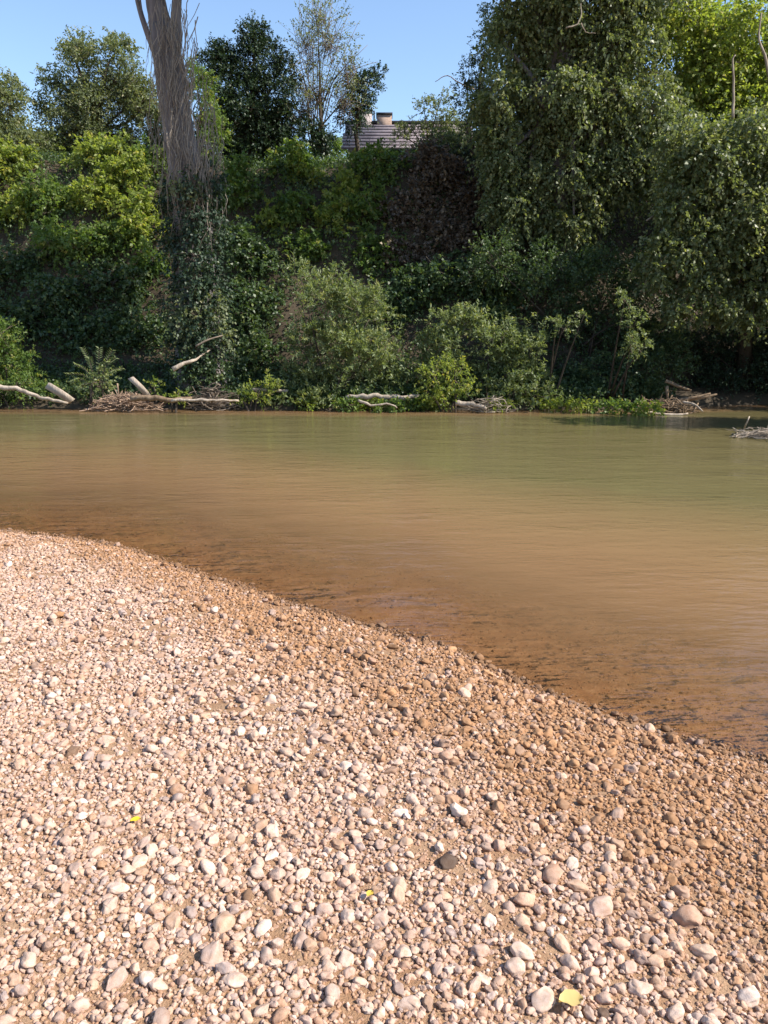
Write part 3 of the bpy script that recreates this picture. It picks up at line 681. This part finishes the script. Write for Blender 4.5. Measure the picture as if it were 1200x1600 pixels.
# ------------------------------------------------------------------ driftwood
def wood(name, label, cat, ctrl, r0, r1, mat, group=None, n=10, sides=8, jag=.07, seed=0, wig=0.0, ov=1.0):
    c = np.array(ctrl); org = c[0].copy()
    o = tube_obj(name, c, r0, r1, mat, None, n, sides, jag, seed, wig, origin=org, ovality=ov)
    return tag(o, label, cat, group)
def W(px, py, z=None, Y=None):
    return at(px, py, Y) if Y else on_level(px, py, z)
Ye = on_level(600, 636)[1]
wood('driftwood_log', 'long pale bent log sloping down into the water', 'log', [at(-30, 600, 18.4), at(30, 609, 18.3), at(65, 622, 18.2), at(105, 630, 18.1)], .065, .03, B_PALE, seed=1, n=18, jag=.1, wig=.014)
def plank(name, label, a, b, wd, th, mat):
    a, b = np.array(a), np.array(b); t = unit(b - a); s = unit(np.cross(t, np.array([0, 1., .15]))); nn = np.cross(s, t)
    V = []
    for e, jit in ((a, .03), (b, .05)):
        for i, (u, v) in enumerate(((-1, -1), (1, -1), (1, 1), (-1, 1))):
            V.append(e + s * u * wd / 2 + nn * v * th / 2 + t * jit * (1 if i in (1, 2) else -1))
    mid = [(V[i] + V[i + 4]) / 2 + nn * .012 + s * .01 for i in range(4)]
    V = np.array(V[:4] + mid + V[4:])
    Q = [(3, 2, 1, 0), (8, 9, 10, 11)]
    for k in (0, 4):
        for i in range(4): Q.append((k + i, k + (i + 1) % 4, k + 4 + (i + 1) % 4, k + 4 + i))
    o = link(name, raw_mesh(name, V - a, [np.array(Q)], mat)); o.location = [float(c) for c in a]
    return tag(o, label, 'plank')
plank('plank', 'broad pale plank lying against the long bent log', at(74, 602, 18.5), at(112, 627, 18.2), .17, .05, B_PALE)
plank('plank', 'pale upright splintered plank leaning on the brush heap', at(204, 590, 18.5), at(231, 618, 18.45), .13, .04, B_PALE)
wood('driftwood_log', 'brown waterlogged beam lying at the foot of the brush heap', 'log', [at(205, 622, 18.2), at(240, 623, 18.1), at(300, 624, 18.15)], .075, .05, B_BROWN, seed=4, wig=.015, jag=.12, n=14)
wood('driftwood_log', 'thin pale log lying level at the foot of the huge trunk', 'log', [at(268, 626, 18.0), at(300, 624, 18.0), at(340, 626, 18.0), at(372, 625, 18.1)], .036, .024, B_PALE, seed=5, n=16, wig=.014, jag=.1)
wood('broken_branch', 'pale broken branch sticking out in front of the ivy trunk', 'branch', [at(270, 577, 18.3), at(290, 567, 18.35), at(306, 561, 18.45), at(332, 545, 19.3)], .055, .018, B_PALE, seed=6, sides=9, wig=.012, jag=.12)
wood('broken_branch', 'thin grey branch above the pale broken branch', 'branch', [at(306, 541, 18.4), at(325, 531, 18.45), at(348, 524, 18.7)], .026, .014, B_TWIG, seed=7)
wood('driftwood_log', 'thick grey log behind the water-edge weeds', 'log', [at(540, 622, 18.6), at(575, 619, 18.5), at(610, 621, 18.5), at(655, 619, 18.6)], .065, .05, B_DULL, seed=8, wig=.02, jag=.13, n=16)
wood('driftwood_log', 'pale forked driftwood below the thick grey log', 'log', [at(560, 626, 18.3), at(580, 633, 18.1), at(606, 632, 18.1), at(622, 637, 18.05)], .034, .014, B_PALE, seed=9, wig=.015)
wood('driftwood_log', 'thick pale log end under the spreading willow', 'log', [at(712, 630, 18.2), at(735, 632, 18.1), at(760, 637, 18.0)], .07, .045, B_DULL, seed=10, jag=.13, wig=.015)
wood('driftwood_log', 'pale log shaded behind the small light green shrub', 'log', [at(395, 609, 19.0), at(420, 610, 18.9), at(450, 611, 18.9)], .045, .035, B_DULL, seed=11)
wood('driftwood_log', 'pale bent root lying in the water by the hollow', 'log', [at(1005, 643, 17.75), at(1030, 647, 17.65), at(1060, 648, 17.6), at(1075, 646, 17.6)], .04, .02, B_PALE, seed=12)
wood('driftwood_log', 'pale curved branch arching out of the debris by the hollow', 'branch', [at(1066, 628, 18.2), at(1085, 632, 18.0), at(1098, 643, 17.8)], .035, .015, B_PALE, seed=13)
for i, (x0, y0, x1, y1, lb) in enumerate([(1040, 595, 1080, 610, 'upper'), (1060, 625, 1110, 615, 'middle'), (1075, 624, 1120, 616, 'lower'), (1042, 604, 1043, 624, 'stub')]):
    wood('dead_branch', {'upper': 'dark dead branch slanting down in front of the black hollow', 'middle': 'long dead branch rising towards the black hollow', 'lower': 'short dead branch lying at the mouth of the black hollow',
         'stub': 'upright grey stub of wood at the edge of the black hollow'}[lb], 'branch', [at(x0, y0, 19.0), at((x0 + x1) / 2, (y0 + y1) / 2 + 1, 18.9), at(x1, y1, 18.9)], .045, .025, B_BROWN, seed=20 + i)
# brush heaps: tangles of dead sticks
def brush(label, px, py, rx, ry, Y, n, mat, seed, rr=.014, steep=.35):
    r_ = np.random.default_rng(seed); base = at(px, py + ry, Y); base[2] = max(.02, float(height(base[0], base[1])))
    root = empty('brush_heap', base); tag(root, label, 'brush heap')
    m = mpp(base)
    VV, QQ, off = [], [], 0
    for i in range(n):
        x = np.clip(r_.normal() * .45, -1, 1); hgt = (1 - x * x)
        P = base + np.array([x * rx * m, r_.uniform(-.3, .3), r_.random() * hgt * ry * 1.5 * m + .02])
        d = unit(np.array([r_.normal(), r_.normal() * .6, r_.normal() * steep])); L = r_.uniform(.25, .8)
        Pp = spline([P - d * L / 2, P + r_.normal(size=3) * .05, P + d * L / 2], 5)
        Pp[:, 2] = np.maximum(Pp[:, 2], .02)
        if i < 24:
            tube_obj('stick', Pp - base, rr * 1.5, rr * .6, mat, root, 6, 5, .05, i)
        else:
            V, Q, T = tube(Pp - base, np.linspace(rr, rr * .3, 5), 3, 0, i, False); VV.append(V); QQ.append(Q + off); off += len(V)
    t = link('twigs', raw_mesh('twigs', np.concatenate(VV), [np.concatenate(QQ)], mat, smooth=True), root); t['kind'] = 'stuff'
brush('brown brush heap of dead sticks beside the upright splintered plank', 195, 608, 50, 14, 18.7, 260, bark_mat('brush', (.20, .13, .09), (.42, .30, .22), 8, .3), 31)
brush('tangle of bare roots and sticks under the ivy trunk', 330, 590, 32, 22, 18.9, 150, B_TWIG, 32)
brush('tangle of pale sticks beside the bright weeds under the willow', 765, 620, 34, 14, 18.3, 70, B_DULL, 33, .008)
brush('dark debris heap at the mouth of the black hollow', 1040, 634, 50, 9, 18.2, 200, B_BROWN, 34, .014)
# far spit at the edge of the shaded water
brush('pale twig raft caught on a snag in the shaded water', 1200, 676, 56, 2, 13.8, 120, B_DULL, 35, .009, .12)
wood('snag', 'thin bare stick standing out of the shaded water', 'branch', [on_level(1162, 671, -.03), at(1166, 662, 14.0), at(1171, 651, 14.0)], .016, .010, B_PALE, seed=41, n=5)
# pale dead branches in the trees, parts of the tree they grow on
def snagbranch(tree, label, pts, Y, r0):
    org = np.array(tree.location)
    o = tube_obj('dead_branch', [at(x, y, Y) - org for x, y in pts], r0, r0 * .4, B_DULL, tree, 12, 6, .06, int(pts[0][0]), .004)
    o['label'] = label
snagbranch(POPLAR, 'pale forked dead branch', [(884, 44), (902, 38), (908, 22), (908, 6)], 20.3, .02)
snagbranch(POPLAR, 'pale forked dead branch', [(908, 36), (916, 50), (930, 52)], 20.3, .014)
snagbranch(YELLOWT, 'bare pale pole of wood', [(1145, 185), (1146, 130), (1145, 95), (1149, 86)], 20.9, .035)
snagbranch(YELLOWT, 'crooked bare branch', [(1204, 130), (1196, 90), (1186, 60), (1190, 20)], 21.0, .04)
snagbranch(POPLAR, 'pale twig hanging low', [(1010, 345), (1025, 335), (1050, 330), (1068, 318)], 19.6, .02)
snagbranch(RAGGED, 'bare twig reaching into the sky', [(742, 140), (715, 128), (698, 118), (680, 128)], 24.3, .02)

# ------------------------------------------------------------------ gravel
def stone_mat(name, instanced):
    m, nt, out = new_mat(name)
    if instanced:
        a = nt.nodes.new('ShaderNodeAttribute'); a.attribute_type = 'INSTANCER'; a.attribute_name = 'tint'; base = a.outputs['Color']
        oi = nt.nodes.new('ShaderNodeObjectInfo')
    else:
        oi = nt.nodes.new('ShaderNodeObjectInfo'); base = oi.outputs['Color']
    tc = nt.nodes.new('ShaderNodeTexCoord')
    geo = nt.nodes.new('ShaderNodeNewGeometry'); gp = geo.outputs['Position']
    n1 = noise(nt, gp, 60, 4, .6); n2 = noise(nt, gp, 300, 3, .6)
    c = mixc(nt, ramp(nt, n1, .40, .75), base, mixc(nt, 1.0, base, (.80, .70, .60), 'MULTIPLY'))
    c = mixc(nt, ramp(nt, n2, .55, .8), c, mixc(nt, 1.0, c, (.70, .64, .58), 'MULTIPLY'))
    p = N(nt, 'ShaderNodeBsdfPrincipled', Roughness=.82); p.inputs['Specular IOR Level'].default_value = .25
    nt.links.new(c, p.inputs['Base Color'])
    bp = N(nt, 'ShaderNodeBump', Strength=.35, Distance=.004); nt.links.new(n2, bp.inputs['Height'])
    nt.links.new(bp.outputs[0], p.inputs['Normal']); nt.links.new(p.outputs[0], out.inputs[0]); return m
M_GRAV = stone_mat('gravel_stone', True); M_STONE = stone_mat('river_stone', False)

# zones: how silty a spot is (1 = all silt by the water, 0 = clean dry pebbles)
def silt(x, y):
    t = -(y - shore(x)) * .8
    v = 1.36 - t / 1.15 + .24 * np.clip(x + .5, -1.4, 2.2) + .32 * wob(x, y, 2.3, 8) + .30 * wob(x, y, 5.7, 9) + .16 * wob(x, y, 14., 10)
    return np.clip(v, 0, 1)
def patchy(x, y):
    return np.where(.7 * wob(x, y, 3.7, 12) + .6 * wob(x, y, 9., 13) + .3 * wob(x, y, 21., 14) > .40, .25, 1.0)
PAL = np.array([(.54, .395, .31), (.60, .465, .37), (.49, .37, .30), (.52, .37, .265), (.43, .345, .30), (.46, .305, .215), (.66, .55, .46), (.37, .26, .19)])
PAL *= np.array([.88, .84, .85])
PW = np.array([.30, .24, .16, .10, .08, .05, .05, .02])
MUD = np.array([.35, .195, .10])
cell = .005; gx0, gy0 = -6.2, .7
occ = np.zeros((int(8.6 / cell), int(10.9 / cell)), bool)
def in_view(x, y, pad):
    return np.abs(x) < y * .50 + .35 + pad
def candidates(n, lo, hi, r_):
    """n stones evenly over the dry bank and the shallows"""
    y = .8 + (r_.random(n) ** .95) * 8.0; x = r_.uniform(-6, 4.5, n)
    t = -(y - shore(x)) * .8
    ok = (t > -1.6) & in_view(x, y, .8)
    x, y, t = x[ok], y[ok], t[ok]
    return x, y, t, lo + (hi - lo) * r_.random(len(x)) ** 1.8
r_ = np.random.default_rng(21)
pts = []
def place(x, y, t, r, frac, keepp, fixed=False):
    K = r_.random(len(x)) < keepp
    out = []
    for xi, yi, ti, ri in zip(x[K], y[K], t[K], r[K]):
        el = r_.uniform(1.0, 1.65); ang = r_.uniform(0, 6.283)
        rx, ry = ri * el ** .5, ri / el ** .5
        m = max(1, int(ri * .85 / cell))
        i, j = int((yi - gy0) / cell), int((xi - gx0) / cell)
        if i - m < 0 or j - m < 0: continue
        blk = occ[i - m:i + m + 1, j - m:j + m + 1]
        if blk.size == 0 or blk.mean() > frac: continue
        blk[:] = True
        out.append((xi, yi, rx, ry, ri * r_.uniform(.5, .88), ang, ti))
    return out
# the noticeable single stones of the photograph: pixel, radius in px, colour, words
named = [((716, 1270), 20, 6, 'large white angular stone lying among the pale gravel'),
         ((700, 1350), 17, 7, 'dark brown stone beside the large white angular stone'),
         ((862, 1372), 22, 5, 'broad orange-brown flat stone in the gravel'),
         ((938, 1422), 24, 0, 'big pale lumpy stone half buried in brown silt'),
         ((1075, 1440), 26, 5, 'big tan flat-topped stone in the silt near the damp gravel'),
         ((815, 1490), 20, 1, 'long cream stone lying aslant in loose gravel'),
         ((1098, 1490), 20, 6, 'big whitish rounded stone with a dark stone beside it'),
         ((1170, 1562), 20, 6, 'white rounded stone at the edge of the brown silt'),
         ((1000, 1548), 20, 1, 'cream rounded stone near the pale yellow leaf'),
         ((850, 1568), 24, 1, 'big pale stone beside the pale yellow leaf'),
         ((182, 1535), 22, 2, 'big tilted slab-like stone standing out of pale gravel'),
         ((330, 1500), 24, 2, 'broad grey-cream slab among pale pebbles'),
         ((480, 1105), 14, 1, 'cream stone on the brown tongue of gravel'),
         ((1015, 1140), 10, 1, 'pale round stone right at the water edge'),
         ((725, 1086), 12, 6, 'white stone in the brown silt near the water'),
         ((350, 1445), 22, 3, 'tan rounded stone with a deep shadow in pale gravel'),
         ((540, 1200), 13, 6, 'whitish stone in a patch of brown grit')]
BIG = []
for (px, py), rp, ci, lb in named:
    P = on_level(px, py, .12)
    for _ in range(4): P = on_level(px, py, float(height(P[0], P[1])))
    m = mpp(P); r = rp * m * .82
    i, j = int((P[1] - gy0) / cell), int((P[0] - gx0) / cell); q = int(r * .9 / cell); occ[i - q:i + q + 1, j - q:j + q + 1] = True
    BIG.append((P[0], P[1], r * 1.15, r * .9, r * .62, r_.uniform(0, 6.28), ci, lb))
x, y, t, r = candidates(16000, .0145, .0265, r_)
near = in_view(x, y, -.42) & (t > -.05) & (y < 5.2)
vis = np.argsort(-(r / y) * near)[:1200]                 # those that show largest
res = place(x[vis], y[vis], t[vis], r[vis], .10, np.full(len(vis), 1.0))
res = sorted(res, key=lambda q: -q[2] / q[1])
for q in res[:283]:
    BIG.append(q[:6] + (int(r_.choice(8, p=PW)), None))
for q in res[283:]: pts.append(q)
rest = np.ones(len(x), bool); rest[vis] = False
pts += place(x[rest], y[rest], t[rest], r[rest], .12, np.where(t[rest] < -.1, .05, .16))
x, y, t, r = candidates(120000, .0082, .0155, r_)
pts += place(x, y, t, r, .30, np.where(t < -.1, .07, .98 - .25 * silt(x, y)) * patchy(x, y))
x, y, t, r = candidates(330000, .0052, .0095, r_)
pts += place(x, y, t, r, .45, np.where(t < -.1, .05, .95) * np.where(y < 5.5, 1, .6) * patchy(x, y))
x, y, t, r = candidates(420000, .003, .0065, r_)
ok = (y < 3.6) & (t > -.1) & (r_.random(len(x)) < np.clip(3.4 - y, .12, 1))
grit = [(a, b, c * r_.uniform(1, 1.4), c, c * .7, r_.uniform(0, 6.28), d) for a, b, c, d in zip(x[ok], y[ok], r[ok], t[ok])]
print('PEBBLES', len(pts), 'GRIT', len(grit), 'BIG', len(BIG))
def dirty(colr, x, y, t, r_, n):
    s = silt(x, y)
    f = np.clip(s * 1.05 + r_.normal(0, .25, n), 0, .97)
    f = np.where((r_.random(n) < .16) & (t > 0), f * .25, f)[:, None]         # some stay clean
    c = colr * (1 - f) + MUD * r_.uniform(.75, 1.15, n)[:, None] * f
    c = c * np.where(t < .06, .62, 1.0)[:, None]                              # wet stones at and under the water
    return np.clip(c * r_.normal(1, .07, n)[:, None], .02, .9)
def gravel_object(name, label, arr, big):
    A = np.array(arr); n = len(A)
    x, y, t = A[:, 0], A[:, 1], A[:, 6]
    z = height(x, y) + A[:, 4] * np.where(t < -.05, r_.uniform(-.75, -.2, n), r_.uniform(.1, 1.0, n) if big else r_.uniform(0, .6, n))
    tint = dirty(PAL[r_.choice(8, n, p=PW)], x, y, t, r_, n)
    if not big: tint = tint * .55 + (MUD * np.array([1.02, 1., .98])) * .45
    me = bpy.data.meshes.new(name); me.vertices.add(n); me.vertices.foreach_set('co', np.stack([x, y, z], -1).astype(np.float32).ravel())
    for k, v in (('size', A[:, 2:5]), ('turn', np.stack([r_.normal(0, .28, n), r_.normal(0, .28, n), A[:, 5]], -1)), ('tint', tint)):
        at_ = me.attributes.new(k, 'FLOAT_VECTOR', 'POINT'); at_.data.foreach_set('vector', np.asarray(v, np.float32).ravel())
    at_ = me.attributes.new('shape', 'INT', 'POINT'); at_.data.foreach_set('value', r_.integers(0, 10, n).astype(np.int32))
    o = link(name, me); o['kind'] = 'stuff'; o['label'] = label
    g = bpy.data.node_groups.new(name + '_nodes', 'GeometryNodeTree')
    g.interface.new_socket('Geometry', in_out='INPUT', socket_type='NodeSocketGeometry')
    g.interface.new_socket('Geometry', in_out='OUTPUT', socket_type='NodeSocketGeometry')
    gi, go = g.nodes.new('NodeGroupInput'), g.nodes.new('NodeGroupOutput')
    jn = g.nodes.new('GeometryNodeJoinGeometry')
    for v in range(10):
        ico = g.nodes.new('GeometryNodeMeshIcoSphere'); ico.inputs['Radius'].default_value = 1; ico.inputs['Subdivisions'].default_value = 3 if big else 2
        nz = g.nodes.new('ShaderNodeTexNoise'); nz.noise_dimensions = '4D'
        nz.inputs['W'].default_value = v * 3.7; nz.inputs['Scale'].default_value = .75 if v % 2 else 1.15; nz.inputs['Detail'].default_value = 2.2
        ps = g.nodes.new('GeometryNodeInputPosition'); g.links.new(ps.outputs[0], nz.inputs['Vector'])
        sb_ = g.nodes.new('ShaderNodeVectorMath'); sb_.operation = 'SUBTRACT'; sb_.inputs[1].default_value = (.5, .5, .5); g.links.new(nz.outputs['Color'], sb_.inputs[0])
        ml = g.nodes.new('ShaderNodeVectorMath'); ml.operation = 'SCALE'; ml.inputs['Scale'].default_value = 1.8; g.links.new(sb_.outputs[0], ml.inputs[0])
        sp_ = g.nodes.new('GeometryNodeSetPosition'); g.links.new(ico.outputs[0], sp_.inputs[0]); g.links.new(ml.outputs[0], sp_.inputs['Offset'])
        sm = g.nodes.new('GeometryNodeSetShadeSmooth'); g.links.new(sp_.outputs[0], sm.inputs[0])
        mt = g.nodes.new('GeometryNodeSetMaterial'); mt.inputs['Material'].default_value = M_GRAV; g.links.new(sm.outputs[0], mt.inputs[0])
        ti = g.nodes.new('GeometryNodeGeometryToInstance'); g.links.new(mt.outputs[0], ti.inputs[0])
        g.links.new(ti.outputs[0], jn.inputs[0])
    iop = g.nodes.new('GeometryNodeInstanceOnPoints'); iop.inputs['Pick Instance'].default_value = True
    g.links.new(gi.outputs[0], iop.inputs['Points']); g.links.new(jn.outputs[0], iop.inputs['Instance'])
    for nm, typ, sock in (('shape', 'INT', 'Instance Index'), ('turn', 'FLOAT_VECTOR', 'Rotation'), ('size', 'FLOAT_VECTOR', 'Scale')):
        na = g.nodes.new('GeometryNodeInputNamedAttribute'); na.data_type = typ; na.inputs[0].default_value = nm
        g.links.new(na.outputs[0], iop.inputs[sock])
    g.links.new(iop.outputs[0], go.inputs[0])
    md = o.modifiers.new('gravel', 'NODES'); md.node_group = g
    return o
gravel_object('gravel', 'pale and tan river pebbles covering the near bank and the shallows', pts, True)
gravel_object('grit', 'fine brown grit between the pebbles of the near bank', grit, False)

# the largest pebbles, each a thing of its own
def stone_mesh(i, flat):
    import bmesh
    bm = bmesh.new(); bmesh.ops.create_icosphere(bm, subdivisions=4, radius=1)
    off = Vector((i * 5.3, i * 2.1, 7.7))
    for v in bm.verts:
        p = v.co.copy()
        d = mnoise.noise_vector(p * .8 + off) * .42 + mnoise.noise_vector(p * 2.1 + off) * .11 + mnoise.noise_vector(p * 5 + off) * .025
        v.co = p + d
    me = bpy.data.meshes.new('river_stone'); bm.to_mesh(me); bm.free()
    me.polygons.foreach_set('use_smooth', np.ones(len(me.polygons), bool)); me.materials.append(M_STONE); return me
SM = [stone_mesh(i, i % 3) for i in range(12)]
CN = ['pale pinkish cream', 'light cream', 'greyish cream', 'tan', 'grey', 'reddish brown', 'whitish', 'dark brown']
B = np.array([b[:6] for b in BIG]); cb = np.array([b[6] for b in BIG])
tb_ = -(B[:, 1] - shore(B[:, 0])) * .8
sl_ = silt(B[:, 0], B[:, 1])
tint = dirty(PAL[cb] * np.where(cb == 7, .45, 1)[:, None], B[:, 0], B[:, 1], tb_, r_, len(B))
for k, b in enumerate(BIG):
    x, y, rx, ry, rz, an, ci, lb = b
    o = link('river_stone', SM[k % 12])
    o.location = (float(x), float(y), float(height(x, y)) + rz * .35)
    o.scale = (rx, ry, rz); o.rotation_euler = (random.gauss(0, .22), random.gauss(0, .22), an)
    tn = tint[k] if lb is None else PAL[ci] * (.3 if ci == 7 else 1) * (1 if sl_[k] < .5 else np.array([.95, .86, .76]))
    o.color = (float(tn[0]), float(tn[1]), float(tn[2]), 1)
    if lb: tag(o, lb, 'stone')
    else:
        shp = 'oblong' if rx / ry > 1.35 else 'rounded'
        wh = 'half sunk in the brown silt by the water' if sl_[k] > .62 else 'lying in the mixed gravel and grit' if sl_[k] > .25 else 'lying in the clean dry gravel'
        L = 'large %s %s pebble %s' % (CN[ci], shp, wh)
        tag(o, L, 'pebble', L)

# ------------------------------------------------------------------ fallen leaves
def fallen(label, px, py, size, colr, ang):
    P = on_level(px, py, .15)
    for _ in range(4): P = on_level(px, py, float(height(P[0], P[1])) + .02)
    V = []; n = 9
    for i in range(n):
        u = i / (n - 1); wv = math.sin(u * math.pi) ** .7 * .42 * (1 + .08 * math.sin(u * 19))
        zc = .10 * math.sin(u * 3.0) + .05
        V += [(u - .5, -wv, zc + .16 + .04 * math.sin(u * 9)), (u - .5, 0, zc), (u - .5, wv, zc + .12 + .03 * math.cos(u * 7))]
    V = np.array(V) * size
    ca, sa = math.cos(ang), math.sin(ang)
    V = np.stack([V[:, 0] * ca - V[:, 1] * sa, V[:, 0] * sa + V[:, 1] * ca, V[:, 2]], -1)
    Q = np.array([(i * 3 + j, i * 3 + j + 1, i * 3 + j + 4, i * 3 + j + 3) for i in range(n - 1) for j in range(2)])
    root = empty('fallen_leaf', P); tag(root, label, 'leaf')
    m = leaf_mat('fallen_leaf', colr, tuple(c * .85 for c in colr), colr, .3, .6, .2, (1, 1, 1))
    link('blade', raw_mesh('blade', V, [Q], m, {'rnd': ('FACE', 'FLOAT', np.linspace(0, .9, len(Q)))}, True), root)
    s = np.array([(-.5 * ca, -.5 * sa, .05), (-.75 * ca, -.75 * sa, .0)]) * size
    tube_obj('stalk', s, size * .025, size * .02, B_TWIG, root, 3, 5, 0)
fallen('small bright yellow leaf lying on clean dry gravel', 212, 1283, .034, (.80, .62, .05), .4)
fallen('pale yellow curled leaf lying beside a big pale stone', 892, 1567, .062, (.72, .55, .22), .1)
fallen('tiny yellow leaf lying on mixed gravel', 578, 1398, .026, (.78, .55, .10), 1.1)
